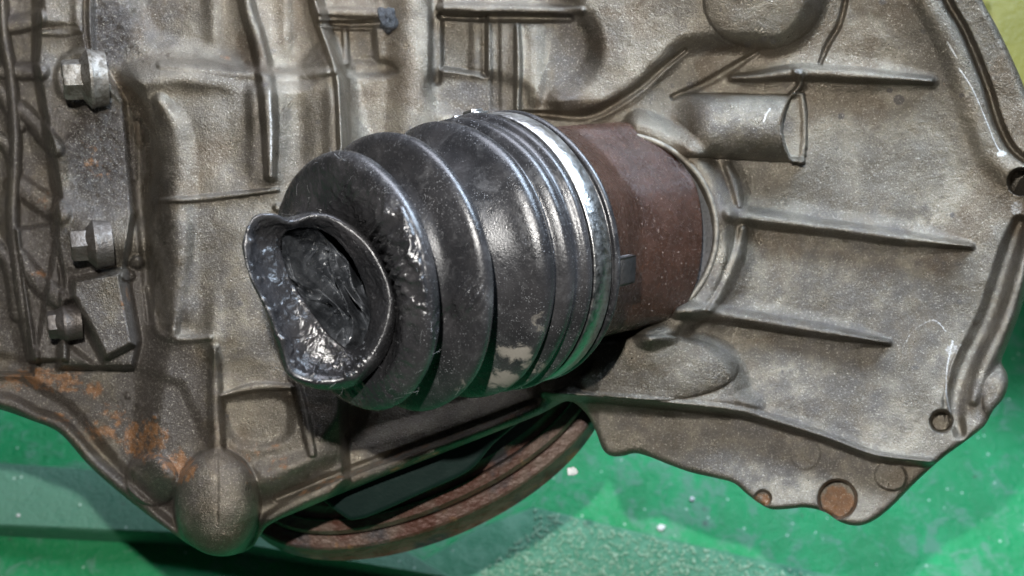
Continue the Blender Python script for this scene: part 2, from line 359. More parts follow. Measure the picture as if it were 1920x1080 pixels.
# -- centre, above the joint
rib([(600, 44), (660, 46), (715, 44)], [5, 7, 9], -.22, .1); rib([(600, 22), (660, 24), (710, 26)], [8, 11, 9], .12)
plat([(604, 52), (700, 54), (706, 116), (640, 118), (626, 100)], -.22, 16); rib([(646, 54), (650, 116)], [7, 7], .10)
rib([(640, 132), (720, 128), (740, 132)], [12, 15, 7], -.10); disc(700, 128, 40, 18, -.08, 20)
rib([(764, -140), (770, 60), (772, 200), (760, 320)], [44, 42, 42, 40], .26, .02)
rib([(815, -60), (817, 60), (816, 150)], 13, -.16)
plat([(828, 30), (912, 30), (912, 142), (860, 132), (828, 128)], -.28, 12); rib([(894, 36), (894, 130)], 16, .12, .1)
rib([(826, 30), (930, 33), (1070, 35)], [7, 9, 7], -.26, .1); rib([(826, 14), (930, 16), (1090, 20)], [8, 11, 8], .18)
rib([(970, 50), (972, 120), (970, 205)], [6, 8, 6], .20, .1); rib([(928, 46), (930, 200)], 11, -.08)
rib([(1000, 60), (1000, 180)], 22, .10, .1)
plat([(818, 140), (960, 150), (1000, 195), (960, 240), (820, 200)], -.14, 30, True)
# round housing bulging at the top, and the groove bounding it
plat([(1030, -140), (1110, 60), (1100, 140), (1040, 190), (1110, 212), (1180, 180), (1240, 128), (1290, 86), (1400, 82), (1460, 88), (1510, 50), (1540, -30), (1545, -140)], .42, 52, True)
disc(1430, 0, 112, 92, .05, 50, 0, .24)
rib([(980, 212), (1040, 216), (1110, 214), (1190, 170), (1240, 128), (1285, 94)], [5, 9, 11, 9, 7, 4], -.16, .1)
rib([(1262, 182), (1320, 158), (1372, 128), (1420, 98)], [6, 9, 9, 5], -.10, .0)
rib([(1538, 118), (1552, 84), (1576, 40), (1592, -40)], [4, 6, 6, 6], -.13, .1)
rib([(1372, 146), (1420, 144), (1500, 136), (1620, 142), (1745, 152)], [5, 10, 15, 14, 7], .28, .2)
disc(1496, 134, 10, 8, .06, 5); A_ = 0
# -- bell housing
rib([(1372, 402), (1440, 412), (1560, 428), (1690, 446), (1820, 462)], [17, 18, 15, 14, 4], .34, .1)
rib([(1270, 580), (1340, 588), (1440, 604), (1560, 624), (1665, 642)], [17, 17, 15, 13, 4], .34, .1)
rib([(1364, 312), (1378, 350), (1386, 384)], [9, 12, 8], .22, .05); rib([(1392, 430), (1384, 480), (1360, 540), (1330, 582)], [9, 12, 12, 8], .22, .05)
# boss ring round the output seal (leans with the joint axis)
th = np.radians(np.arange(-75, 76, 10)); rib([(1160+192*math.cos(t)+10*math.sin(t), 432+198*math.sin(t)) for t in th], 32, .46, .15)
plat([(1010, 640), (1120, 622), (1230, 618), (1320, 632), (1372, 676), (1392, 730), (1390, 768), (1030, 742)], .34, 44, True)  # low dome under the joint
disc(1220, 690, 165, 62, .0, 10, 0, .20)
plat([(1020, 742), (1200, 757), (1390, 779), (1540, 824), (1640, 862), (1752, 872), (1700, 960), (1560, 1060), (1020, 900)], -.34, 16)
rib([(1020, 738), (1200, 752), (1390, 773), (1540, 816), (1640, 852), (1745, 866)], [9, 10, 10, 9, 7, 5], .16, .1)
rib([(1755, -140), (1768, -20), (1812, 66), (1850, 160), (1874, 236), (1910, 292), (1990, 330)], [9, 10, 10, 10, 10, 9, 9], -.24, .1)
rib([(1715, -140), (1730, -20), (1775, 66), (1812, 160), (1838, 236), (1868, 300), (1940, 350)], [24, 26, 30, 30, 30, 30, 30], .15, .1)
rib([(1912, 420), (1893, 470), (1856, 590), (1812, 680), (1790, 760), (1800, 812)], [16, 20, 22, 22, 22, 12], -.20, .1)
rib([(1930, 440), (1922, 490), (1888, 600), (1846, 690), (1826, 750)], [12, 15, 18, 18, 12], .16, .1)
rib([(1780, 800), (1776, 740), (1784, 690), (1800, 650)], [4, 5, 5, 3], .06)
disc(1510, 850, 28, 30, .03, 5); disc(1670, 893, 30, 26, .05, 6, .3); disc(1570, 936, 35, 36, -.42, 5); disc(1430, 935, 15, 15, -.12, 5)
disc(1765, 790, 20, 20, -.55, 5); disc(1915, 341, 24, 24, -.9, 6); disc(1868, 740, 26, 44, .05, 18, .2, .12)
Z += .010*fbm(PX, PY, 16, 31, 3)
bw = smooth((PX-1080)/300); Z += bw*.55*np.clip(np.hypot((PX-1470)/520, (PY-470)/440), 0, 1.3)**2.5-.10*bw
# bold swell of the case walls
Z += .16*np.exp(-((PX-420)/70)**2)*smooth((PY-160)/60)*smooth((700-PY)/80)-.10*np.exp(-((PX-560)/30)**2)*smooth((420-PY)/60)
# half round tube boss with a scooped mouth
ty = 238+(PX-1400)*.03; tr = 62+(PX-1400)*.02; tv = (PY-ty)/tr; cut = 1466+20*tv**2; body = np.sqrt(np.clip(1-tv**2, 0, 1))
fade = smooth((PX-1255)/80); Z += np.where(np.abs(tv) < 1, .70*body*fade*smooth((cut-PX)/3+.5), 0)
sc_ = (PX > cut-2) & (PX < 1514-6*tv**2) & (np.abs(tv) < 1.02)
Z += np.where(sc_, 0.12+.05*smooth((PX-1500+6*tv**2)/8)*smooth((1513-6*tv**2-PX)/5+.5)+.22*smooth((tv-.80)/.15)+.0*body, 0)
rib([(1486, 176), (1500, 160), (1500, 140)], [5, 6, 6], .22)
oil = smooth((fbm(PX, PY, 30, 71, 3)+.1)*2)
# -- dirt, rust and scratches, plus light falloff painted dark on the bell
for a in [(190, 290, 75, 110, 1., 'grime_shade'), (30, 150, 50, 200, .62, 'grime_shade'), (130, 40, 70, 60, .5, 'grime_shade'), (170, 650, 130, 50, .95, 'grime_shade'), (60, 440, 60, 60, .8, 'grime_shade'), (330, 560, 60, 140, .5, 'grime_shade'), (300, 30, 60, 70, .5, 'grime_shade'), (60, 840, 90, 40, .7, 'grime_shade'), (170, 900, 90, 40, .7, 'grime_shade'), (470, 300, 60, 60, .42, 'grime_shade'), (700, 90, 90, 60, .4, 'grime_shade'), (1000, 790, 60, 30, .6, 'grime_shade'), (1250, 690, 140, 40, .4, 'grime_shade'), (200, 60, 60, 70, .8, 'grime_shade'), (150, 380, 60, 40, .8, 'grime_shade'), (60, 240, 90, 260, .55, 'grime_shade'), (320, 830, 70, 70, .5, 'grime_shade'), (560, 880, 240, 50, .42, 'grime_shade'), (90, 560, 120, 170, .95, 'grime_shade'),
          (255, 600, 40, 110, .8, 'grime_shade'), (300, 760, 110, 140, .9, 'grime_shade'), (120, 760, 140, 60, .7, 'grime_shade'), (270, 950, 90, 70, .8, 'grime_shade'), (350, 900, 40, 80, .6, 'grime_shade'),
          (1065, 120, 40, 110, .55, 'grime_shade'), (725, 40, 30, 20, .6, 'grime_shade'), (1210, 170, 60, 30, .4, 'grime_shade'), (870, 190, 90, 40, .55, 'grime_shade'), (40, 350, 30, 120, .7, 'grime_shade'),
          (1360, 360, 40, 90, .55, 'grime_shade'), (1350, 560, 60, 80, .5, 'grime_shade'), (1380, 230, 110, 60, .45, 'grime_shade'), (1685, 187, 9, 9, 1.1, 'grime_shade'), (1577, 218, 7, 7, .8, 'grime_shade'),
          (1400, 640, 200, 60, .35, 'grime_shade'), (500, 560, 150, 180, .45, 'grime_shade'), (560, 890, 200, 20, .35, 'grime_shade'), (640, 340, 18, 60, .5, 'grime_shade'), (1450, 850, 260, 80, .52, 'grime_shade'),
          (1150, 800, 80, 60, .4, 'grime_shade'), (1840, 760, 60, 70, .5, 'grime_shade'), (1600, 560, 280, 210, .44, 'grime_shade'), (1520, 760, 200, 100, .46, 'grime_shade'), (410, 430, 60, 120, .4, 'grime_shade'),  # the broad blot right of the joint paints light falloff on the bell
          (85, 715, 80, 26, 1., 'rust'), (175, 735, 24, 22, .9, 'rust'), (200, 800, 60, 40, .75, 'rust'), (265, 820, 55, 40, .95, 'rust'), (330, 870, 40, 34, 1., 'rust'), (110, 790, 60, 18, .6, 'rust'),
          (75, 515, 18, 12, 1., 'rust'), (85, 375, 26, 26, .6, 'rust'), (232, 560, 12, 22, .7, 'rust'), (185, 300, 50, 60, .55, 'rust'), (1570, 940, 30, 30, 1.4, 'rust'), (1430, 936, 16, 14, 1.1, 'rust'),
          (810, 860, 110, 12, .9, 'rust'), (620, 900, 60, 16, .5, 'rust'), (980, 785, 60, 12, .8, 'rust'), (500, 870, 50, 40, .6, 'rust'), (395, 110, 60, 10, .5, 'rust'), (1120, 870, 40, 30, .5, 'rust'),
          (1120, 640, 46, 10, .7, 'bare'), (1878, 288, 12, 8, 0.7, 'bare'), (1905, 390, 14, 16, .55, 'bare'), (1785, 655, 16, 12, .55, 'bare'), (1498, 134, 9, 6, .6, 'bare'),
          (190, 280, 80, 110, 1., 'wet'), (210, 60, 50, 60, .9, 'wet'), (100, 520, 60, 160, .5, 'wet')]:
    blot(*a[:6], rot=-.35 if 800 < a[1] < 905 and a[0] in (810, 620, 980) else 0)
rib([(560, 928), (700, 872), (860, 812), (980, 768), (1040, 744)], 9, .75, 0, tgt='rust')
rib([(1776, 78), (1784, 92), (1794, 108)], [3, 4, 2], .9, 0, tgt='bare'); rib([(1798, 128), (1822, 164), (1845, 216), (1866, 268), (1876, 285)], [3, 2.5, 2.2, 2.5, 3], .85, 0, tgt='bare')
rib([(1786, 640), (1776, 690), (1775, 740), (1786, 790)], [5, 3.5, 3.5, 3.5], .75, 0, tgt='bare'); rib([(1700, 640), (1712, 620), (1750, 600), (1774, 622)], [3, 3, 3, 3], .62, 0, tgt='bare')
rib([(1432, 228), (1437, 214), (1444, 204)], 3, .9, 0, tgt='bare'); rib([(410, 976), (435, 970), (462, 948), (470, 912)], 2.5, .5, 0, tgt='bare'); rib([(1395, 640), (1420, 655)], 3, .5, 0, tgt='bare')
for x, y in ((1552, 618), (1578, 627), (1650, 450), (1700, 452), (1690, 448)): blot(x, y, 7, 3, .5, 'bare')
rib([(505, 170), (508, 240), (508, 305)], [5, 6, 5], .62, 0, tgt='bare')
for k in range(90):
    x, y = RNG.uniform(300, 1850), RNG.uniform(0, 860); blot(x, y, RNG.uniform(2, 9), RNG.uniform(2, 7), RNG.uniform(.4, .9), 'grime_shade', 0, .2)
Z += A['wet']*.05*fbm(PX, PY, 18, 44, 3)
Z += np.where(A['rust'] > .2, .02, 0)*fbm(PX, PY, 12, 45, 2)
kr = np.hypot((PX-407)/76, (PY-946)/98); kz = 1.95+.62*np.sqrt(np.clip(1-np.minimum(kr, .985)**2, 0, 1))+.02*fbm(PX, PY, 30, 88, 3)-.03*np.exp(-((PX-407)/3)**2)*smooth((990-PY)/20)
kb = smooth((1.10-kr)/.12); Z = Z*(1-kb)+kz*kb
# outline of the whole casting
OUT = cr([(-300, -300), (600, -300), (1500, -300), (1790, -160), (1822, -60), (1842, 0), (1868, 48), (1896, 106), (1922, 168), (1942, 240), (1958, 330), (1950, 410), (1934, 480), (1920, 560), (1905, 606), (1888, 650), (1878, 678),
          (1888, 700), (1890, 722), (1882, 746), (1862, 770), (1846, 798), (1812, 826), (1766, 860), (1716, 905), (1676, 946), (1640, 975), (1608, 986), (1576, 979), (1546, 960), (1510, 952), (1470, 955), (1446, 955), (1424, 944), (1400, 926), (1376, 906),
          (1340, 896), (1296, 886), (1256, 872), (1216, 856), (1190, 850), (1168, 855), (1146, 855), (1130, 842), (1116, 806), (1098, 774), (1064, 752), (1010, 778), (900, 822), (720, 893), (576, 952), (508, 982), (488, 1004), (470, 1028), (430, 1042), (392, 1040), (356, 1022),
          (330, 1004), (280, 968), (222, 922), (166, 872), (112, 812), (58, 788), (0, 768), (-60, 756), (-300, 740)], True, 5)
sd = sdpoly(PX, PY, OUT)
edge = 14; q = np.clip(1+sd/edge, 0, 1); Z -= .16*(1-np.sqrt(np.clip(1-q*q, 0, 1)))
gyv, gxv = np.gradient(sd, ST)
keep = sd < ST*1.3; sn = keep & (sd > -ST*.4)
QX = PX.copy(); QY = PY.copy(); QX[sn] -= (sd*gxv)[sn]; QY[sn] -= (sd*gyv)[sn]
k4 = keep[:-1, :-1] & keep[1:, :-1] & keep[:-1, 1:] & keep[1:, 1:]
k4 &= ~((sd[:-1, :-1] > 0) & (sd[1:, 1:] > 0) & (sd[1:, :-1] > 0) & (sd[:-1, 1:] > 0))
ny, nx = PX.shape; ID = np.arange(ny*nx).reshape(ny, nx)
V3 = at(QX, QY, Z).reshape(-1, 3)
fi, fj = np.nonzero(k4); F = np.stack([ID[fi, fj], ID[fi+1, fj], ID[fi+1, fj+1], ID[fi, fj+1]], 1)
# vertex normals of the full relief
def vnormals(V, F):
    n = np.cross(V[F[:, 2]]-V[F[:, 0]], V[F[:, 3]]-V[F[:, 1]]); N = np.zeros_like(V)
    for c in range(4):
        for a in range(3): N[:, a] += np.bincount(F[:, c], n[:, a], len(V))
    return N/np.maximum(np.linalg.norm(N, axis=1, keepdims=True), 1e-12)
VW = W(V3); NW = vnormals(VW, F)
cx = PX[fi, fj]; cy = PY[fi, fj]
BELL = cr([(1000, -300), (1030, 0), (1030, 100), (1000, 210), (1010, 500), (1020, 700), (1030, 760), (1000, 1200)], False, 4)
bellx = np.interp(cy, BELL[:, 1], BELL[:, 0]); covx = np.interp(cy, [-200, 100, 190, 400, 640, 690, 2000], [168, 172, 232, 262, 262, -400, -400])
lowy = np.interp(cx, [-200, 0, 60, 250, 340, 380, 420, 540, 700, 900, 1020, 1060], [690, 695, 700, 700, 780, 850, 990, 940, 876, 800, 752, 720])
reg = np.where(cx > bellx, 3, np.where(cy > lowy, 2, np.where(cx < covx, 1, 0)))
gb = thing('gearbox', 'dirty cast aluminium car gearbox with ribbed housing, rust patches and hex bolts over green floor', 'gearbox', at(700, 990, -1))
# skirt: the outer wall going back from the outline
ed = {}
allE = np.concatenate([F[:, [0, 1]], F[:, [1, 2]], F[:, [2, 3]], F[:, [3, 0]]]); fidx = np.tile(np.arange(len(F)), 4)
key = np.sort(allE, 1); code = key[:, 0].astype(np.int64)*len(V3)+key[:, 1]; u, inv, cnt = np.unique(code, return_inverse=True, return_counts=True)
bmask = cnt[inv] == 1; bE = allE[bmask]; bF = fidx[bmask]
for r, nm, lab in ((0, 'main_case', None), (1, 'clamping_flange', 'oily dark flange with bolts'), (2, 'lower_flange', 'rust stained lower flange'), (3, 'bell_housing', 'flared bell housing with long ribs')):
    f = F[reg == r]; e = bE[reg[bF] == r]; used, iv = np.unique(f, return_inverse=True); f2 = iv.reshape(f.shape); P = VW[used]; N = NW[used]
    at_ = {k: v.ravel()[used] for k, v in A.items()}
    lut = np.full(len(V3), -1); lut[used] = np.arange(len(used)); ev = np.unique(e); base = len(P)
    V0 = V3[ev]; steps = []; T = [(0., .0, 1.), (.12, .05, 1), (.35, .12, 1), (.8, .2, 1), (1.5, .32, 1)]
    ctr = np.array([0, 0, 0.])
    nE = len(ev); l2 = np.full(len(V3), -1); l2[ev] = np.arange(nE)
    gN = np.stack([gxv.ravel()[ev], -gyv.ravel()[ev], np.zeros(nE)], 1)
    allP = [P]; allN = [N]
    fs = [f2]
    for k, (dz, ins, _) in enumerate(T):
        Q = V0.copy(); Q -= gN*ins*.5; Q[:, 2] = V0[:, 2]-dz; allP.append(W(Q))
        nn = W(gN)-W(np.zeros(3)); nn /= np.linalg.norm(nn, axis=1, keepdims=True)+1e-9; allN.append(nn)
        if k: a = base+(k-1)*nE; b = base+k*nE; fs.append(np.stack([l2[e[:, 1]]+a, l2[e[:, 0]]+a, l2[e[:, 0]]+b, l2[e[:, 1]]+b], 1))
    aa = {k: np.concatenate([v]+[v[lut[ev]]]*len(T)) for k, v in at_.items()}
    mesh(nm, np.concatenate(allP), np.concatenate(fs), M_CAST, gb, attrs=aa, world=True, normals=np.concatenate(allN), props={'label': lab} if lab else None)
# ------------------------------------------------------------------ generic turned shapes round an axis
AX0 = at(1190, 418, .75); AX1 = at(652, 530, 5.0); AXL = np.linalg.norm(AX1-AX0); AX = (AX1-AX0)/AXL
E1 = np.array([0, 1., 0]); E1 = E1-AX*(E1@AX); E1 /= np.linalg.norm(E1); E2 = np.cross(E1, AX)
if E2[0] < 0: E2 = -E2
def ringpts(c, r, n=256, ax=AX, e1=E1, e2=E2, th=None):
    t = np.linspace(0, 2*np.pi, n, endpoint=False) if th is None else th
    rr = np.broadcast_to(r, t.shape)[:, None]
    return c+rr*(np.cos(t)[:, None]*e1+np.sin(t)[:, None]*e2)
BAX = np.array([-.925, -.10, .37]); BAX /= np.linalg.norm(BAX); B1 = np.array([0, 1., 0]); B1 -= BAX*(B1@BAX); B1 /= np.linalg.norm(B1); B2 = np.cross(BAX, B1)
def hexbolt(px, py, z, rh, hh, rf, name_label, mats=M_BOLT, g=0., ax=BAX, rot=.25):
    base = at(px, py, z); e1 = B1; e2 = B2
    bo = None
    def prof(pr, n, nm, par, off=0, hexr=False, cap=True):
        loops = []
        for s, r in pr:
            t = np.linspace(0, 2*np.pi, n, endpoint=False)+off
            if hexr:
                hx = np.cos(np.pi/6)/np.cos(((t-off) % (np.pi/3))-np.pi/6); rr = np.minimum(r*hx, hexr)
            else: rr = np.full(n, r)
            loops.append(base+ax*s+(rr[:, None]*(np.cos(t)[:, None]*e1+np.sin(t)[:, None]*e2)))
        loops = np.array(loops); V = loops.reshape(-1, 3)
        return loft(loops, nm, mats, par, cap1=cap, attrs={'grime_shade': np.full(len(V), g)})
    p = prof([(-.25, rf*.9), (-.03, rf*.97), (-.01, rf), (.035, rf), (.05, rf*.97), (.07, rf*.90), (.15, rh*1.0), (.17, rh*.9)], 64, 'bolt_flange', gb, cap=False); p.modifiers.new('edge', 'EDGE_SPLIT').split_angle = math.radians(35)
    hd = prof([(.10, rh*.98), (.14, rh), (hh-.05, rh), (hh-.01, rh*.93), (hh, rh*.86), (hh, rh*.70), (hh-.05, rh*.62)], 96, 'bolt_head', gb, rot, rh*1.08)
    hd.modifiers.new('edge', 'EDGE_SPLIT').split_angle = math.radians(28)
    if name_label: hd['label'] = name_label
hexbolt(171, 148, 2.04, .35, .46, .50, 'bright worn hex bolt head', rot=.1)
hexbolt(181, 458, 2.02, .29, .42, .42, 'dull oily hex bolt head', g=.75, rot=.45)
hexbolt(124, 606, 1.66, .25, .30, .32, 'dark grimy hex bolt head in recess', g=1., rot=.2)
# tube boss on the bell housing: half buried cylinder with a scooped mouth
# silicone blob, output seal, dark pan under the case
def blob(nm, c, r, mat, par, sc=(1, 1, 1), seed=0, amp=.3, **kw):
    n, m = 28, 16; V = []
    for i in range(m+1):
        ph = math.pi*i/m
        for j in range(n):
            t = 2*math.pi*j/n; d = np.array([math.sin(ph)*math.cos(t)*sc[0], math.sin(ph)*math.sin(t)*sc[1], math.cos(ph)*sc[2]])
            V.append(c+d*r*(1+amp*mnoise.noise(Vector(d*1.8)+Vector((seed, 0, 0)))))
    return loft(np.array(V).reshape(m+1, n, 3), nm, mat, par, **kw)
blob('silicone_blob', at(727, 36, .95), .22, M_SIL, gb, (.8, 1, .7), 3, .5)
sealc = at(1160, 432, 1.28)
def ellring(c, rx, ry, z, n=160): 
    t = np.linspace(0, 2*np.pi, n, endpoint=False); k = (D-z)/D/100
    return np.stack([(c[0]-960+rx*np.cos(t))*k, (540-c[1]-ry*np.sin(t))*k, np.full(n, z)+.0028*(rx*np.cos(t))*0], 1)
c0 = (1160, 434)
loft([ellring(c0, *r) for r in ((190, 188, 1.10), (189, 187, 1.36), (187, 185, 1.41), (181, 179, 1.41), (178, 176, 1.36), (176, 174, 1.2))], 'seal_rim', M_SEAL, gb)
loft([ellring(c0, *r) for r in ((177, 175, 1.24), (168, 166, 1.20), (160, 158, 1.24), (150, 150, 1.15), (120, 125, 1.1), (60, 60, 1.1))], 'oil_seal', M_BLACK, gb)
def prism(nm, pts, z0, z1, mat, par, bev=.05, **kw):
    """outline (px,py) extruded from z1 (front) to z0 (back) with a bevelled front edge"""
    q = np.asarray(pts, float); n = len(q); c = q.mean(0); L = []
    nr = np.roll(q, -1, 0)-np.roll(q, 1, 0); nr = np.stack([nr[:, 1], -nr[:, 0]], 1); nr /= np.linalg.norm(nr, axis=1, keepdims=True)+1e-9
    if ((q-c)*nr).sum() < 0: nr = -nr
    ref = at(q[:, 0], q[:, 1], np.full(n, z1)); N3 = np.stack([nr[:, 0], -nr[:, 1], np.zeros(n)], 1)
    for dz, ins in ((z0-z1, 0), (-bev, 0), (-bev*.3, bev*.3), (0, bev)): P = ref-N3*ins; P = P.copy(); P[:, 2] += dz; L.append(P)
    return loft(L, nm, mat, par, cap1=True, **kw)
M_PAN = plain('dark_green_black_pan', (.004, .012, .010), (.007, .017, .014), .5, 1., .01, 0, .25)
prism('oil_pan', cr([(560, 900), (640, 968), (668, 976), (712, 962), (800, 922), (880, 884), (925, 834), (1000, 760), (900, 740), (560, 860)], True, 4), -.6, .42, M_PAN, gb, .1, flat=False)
# ------------------------------------------------------------------ drive joint with torn boot
cj = thing('drive_joint', 'brown rusty inner drive shaft joint with torn greasy black boot, plugged into the gearbox', 'drive shaft joint', AX0)
def sz(px_, rest=None):                                   # axial position whose centre projects to px_
    lo, hi = -.5, AXL+1
    for _ in range(40):
        mid = (lo+hi)/2; p = AX0+AX*mid; x = 960+p[0]*100*D/(D-p[2])
        if x > px_: lo = mid
        else: hi = mid
    return lo
NR = 420
TH = np.linspace(0, 2*np.pi, NR, endpoint=False)
# tulip cup
def cup():
    n = 256; t = np.linspace(0, 2*np.pi, n, endpoint=False)
    sf = 2.95
    # outline of the rear edge as seen, with depths following a plane leaning like the axis but shallower
    pts = [(1130, 236), (1188, 232), (1216, 252), (1262, 290), (1298, 334), (1312, 380), (1317, 440), (1312, 500), (1300, 545), (1276, 584), (1238, 603), (1180, 618), (1100, 622), (1030, 560), (1010, 430), (1050, 300)]
    q = cr(pts, True, 24); P = np.array([at(x, y, 1.05+.0030*(x-1160)) for x, y in q])
    front = ringpts(AX0+AX*sf, 2.04, n)
    fpx = np.stack([960+front[:, 0]*100*D/(D-front[:, 2]), 540-front[:, 1]*100*D/(D-front[:, 2])], 1); fc = fpx.mean(0)
    ang = np.arctan2(fpx[:, 1]-fc[1], fpx[:, 0]-fc[0]); bc = np.array([1165, 428.]); qa = np.arctan2(q[:, 1]-bc[1], q[:, 0]-bc[0])
    o = np.argsort(qa); qa = qa[o]; Pq = P[o]; qa3 = np.concatenate([qa-2*np.pi, qa, qa+2*np.pi]); P3 = np.concatenate([Pq]*3)
    back = np.stack([np.interp(ang, qa3, P3[:, a]) for a in range(3)], 1)
    L = []; bcen = back.mean(0)
    for u in np.linspace(0, 1, 60):
        v = smooth(u*2.6); c = front*(1-u)+back*u
        circ = front+(back.mean(0)-front.mean(0))*u
        lob = back+(front.mean(0)-back.mean(0))*(1-u)
        L.append(circ*(1-v)+lob*v)
    ax2 = (L[-1]-L[-4]).mean(0); ax2 /= np.linalg.norm(ax2)
    for ins, d in ((.012, .03), (.04, .05), (.12, .06), (.3, .06), (.34, .5)): L.append(L[59]+(bcen-L[59])*ins+ax2*d)
    L = np.array(L)
    # fluted facets: pull in between lobes
    for i in range(60):
        u = i/59
        w = np.exp(-((ang+.78)/.20)**2)*.055
        L[i] += (L[i].mean(0)-L[i])*(w*smooth(u*2)[()] if np.ndim(u) else w*float(smooth(np.array(u*2))))[:, None]
    loft(L, 'joint_cup', M_CUP, cj)
cup()
# boot: lathe part then hand-shaped mouth
s1 = AXL; s2 = 5.46; s3 = 4.38; sc = 3.39
print('stations', s1, s2, s3, sc, 'AX', AX)
PR = [(2.83, 2.02), (2.85, 2.14), (2.93, 2.22), (2.98, 2.235), (3.03, 2.20), (3.06, 2.12), (3.53, 2.12), (3.55, 2.20), (3.59, 2.24), (3.67, 2.23), (3.73, 2.16), (3.79, 2.13), (3.85, 2.16), (3.93, 2.20), (4.02, 2.19), (4.09, 2.12), (4.14, 2.05), (4.19, 2.06),
      (4.25, 2.13), (4.34, 2.18), (4.44, 2.17), (4.53, 2.10), (4.60, 2.00), (4.67, 1.88), (4.76, 1.76), (4.88, 1.62), (5.00, 1.48), (5.08, 1.40), (5.15, 1.46), (5.22, 1.70), (5.30, 1.95), (5.38, 2.07), (5.45, 2.105), (5.53, 2.10), (5.60, 2.04), (5.65, 1.93), (5.69, 1.77), (5.74, 1.58), (5.84, 1.46), (5.93, 1.38), (6.00, 1.44),
      (6.07, 1.68), (6.15, 1.82), (6.23, 1.885), (6.32, 1.90), (6.39, 1.87), (6.445, 1.80), (6.475, 1.68), (6.50, 1.52)]
PR = sorted(PR, key=lambda p: p[0]); PR = np.array(PR); pr = cr(PR, False, 4)
sag = lambda s: np.array([0, -.03, 0.])*0
rings = []; tar = []; dust = []
for s, r in pr:
    rr = r+.012*np.sin(3*TH+s)+.008*np.sin(7*TH+2*s)
    rings.append(ringpts(AX0+AX*s, rr, th=TH))
    t0 = float(smooth(np.array((s-(s1+.03))/.10))); tar.append(np.full(NR, .85*t0))
rings = list(rings)
last = rings[-1]
def pj(P): return 960+P[..., 0]*100*D/(D-P[..., 2]), 540-P[..., 1]*100*D/(D-P[..., 2])
lx, ly = pj(last); MC = np.array([618., 550.]); PH = np.unwrap(np.arctan2(ly-MC[1], lx-MC[0]))
def mouth(pts):
    p = cr(pts, True, 16); a = np.arctan2(p[:, 1]-MC[1], p[:, 0]-MC[0]); o = np.argsort(a); a = a[o]; p = p[o]
    a3 = np.concatenate([a-2*np.pi, a, a+2*np.pi]); p3 = np.concatenate([p]*3); ph = (PH+np.pi) % (2*np.pi)-np.pi
    x = np.interp(ph, a3, p3[:, 0]); y = np.interp(ph, a3, p3[:, 1]); z = np.interp(ph, a3, p3[:, 2]); return at(x, y, z)
LP = [  # neck, outside of the lip, lip edge, inside of lip, torn inner edge, inner wall
 [(590, 416, 5.05), (650, 430, 5.0), (708, 480, 4.95), (738, 560, 5.0), (722, 660, 5.1), (660, 712, 5.15), (590, 700, 5.15), (545, 640, 5.1), (522, 560, 5.05), (510, 480, 5.0), (530, 430, 5.0)],
 [(588, 398, 5.30), (645, 414, 5.30), (706, 468, 5.30), (742, 560, 5.32), (728, 656, 5.35), (668, 722, 5.4), (590, 728, 5.4), (534, 690, 5.35), (504, 600, 5.3), (478, 500, 5.25), (496, 420, 5.25), (540, 408, 5.3)],
 [(590, 400, 5.52), (640, 412, 5.55), (700, 466, 5.6), (737, 556, 5.6), (722, 640, 5.6), (672, 706, 5.65), (604, 722, 5.7), (545, 706, 5.75), (524, 652, 5.78), (500, 586, 5.85), (466, 516, 5.95), (456, 458, 5.95), (474, 408, 5.9), (512, 400, 5.8), (545, 412, 5.6)],
 [(589, 407, 5.56), (635, 421, 5.60), (692, 474, 5.64), (726, 556, 5.64), (710, 635, 5.64), (662, 694, 5.66), (606, 710, 5.70), (555, 692, 5.76), (535, 642, 5.80), (510, 583, 5.88), (477, 515, 5.97), (467, 460, 5.98), (480, 418, 5.94), (512, 409, 5.84), (546, 420, 5.62)],
 [(586, 416, 5.46), (632, 432, 5.50), (680, 482, 5.50), (712, 556, 5.5), (700, 626, 5.5), (660, 684, 5.48), (606, 690, 5.5), (562, 660, 5.52), (540, 610, 5.56), (520, 560, 5.60), (492, 505, 5.66), (486, 450, 5.68), (505, 424, 5.68), (545, 424, 5.52)],
 [(584, 421, 5.32), (628, 440, 5.34), (668, 492, 5.3), (694, 560, 5.3), (692, 622, 5.3), (664, 662, 5.32), (626, 650, 5.36), (590, 612, 5.38), (560, 570, 5.40), (536, 528, 5.44), (521, 485, 5.46), (520, 450, 5.46), (536, 428, 5.44)],
 [(584, 424, 5.20), (628, 444, 5.20), (668, 496, 5.1), (692, 560, 5.1), (690, 620, 5.1), (664, 656, 5.16), (632, 642, 5.24), (598, 604, 5.26), (568, 562, 5.28), (543, 520, 5.3), (529, 482, 5.32), (528, 452, 5.30), (542, 432, 5.28)],
 [(584, 424, 4.7), (634, 444, 4.6), (676, 496, 4.5), (700, 560, 4.5), (698, 620, 4.5), (668, 664, 4.6), (622, 642, 4.6), (582, 604, 4.6), (552, 562, 4.6), (526, 520, 4.7), (514, 482, 4.8), (520, 452, 4.8), (542, 428, 4.8)],
 [(584, 410, 3.9), (644, 430, 3.8), (690, 490, 3.8), (712, 560, 3.8), (706, 620, 3.8), (668, 670, 3.8), (610, 650, 3.8), (570, 604, 3.9), (540, 562, 3.9), (516, 520, 3.9), (504, 482, 3.9), (512, 444, 3.9), (542, 422, 3.9)]]
loopsM = [mouth(l) for l in LP]
ctrl = np.array([rings[-6], rings[-1]]+loopsM)
fine_ = cr(ctrl.reshape(len(ctrl), -1), False, 10).reshape(-1, NR, 3)[10:]
allL = np.concatenate([np.array(rings[:-1]), fine_]); nL0 = len(rings)-1
tarA = np.zeros(allL.shape[:2]); tarA[:nL0] = np.array(tar[:-1]); tarA[nL0:] = 1.; tarA[nL0+12:nL0+42] = .2
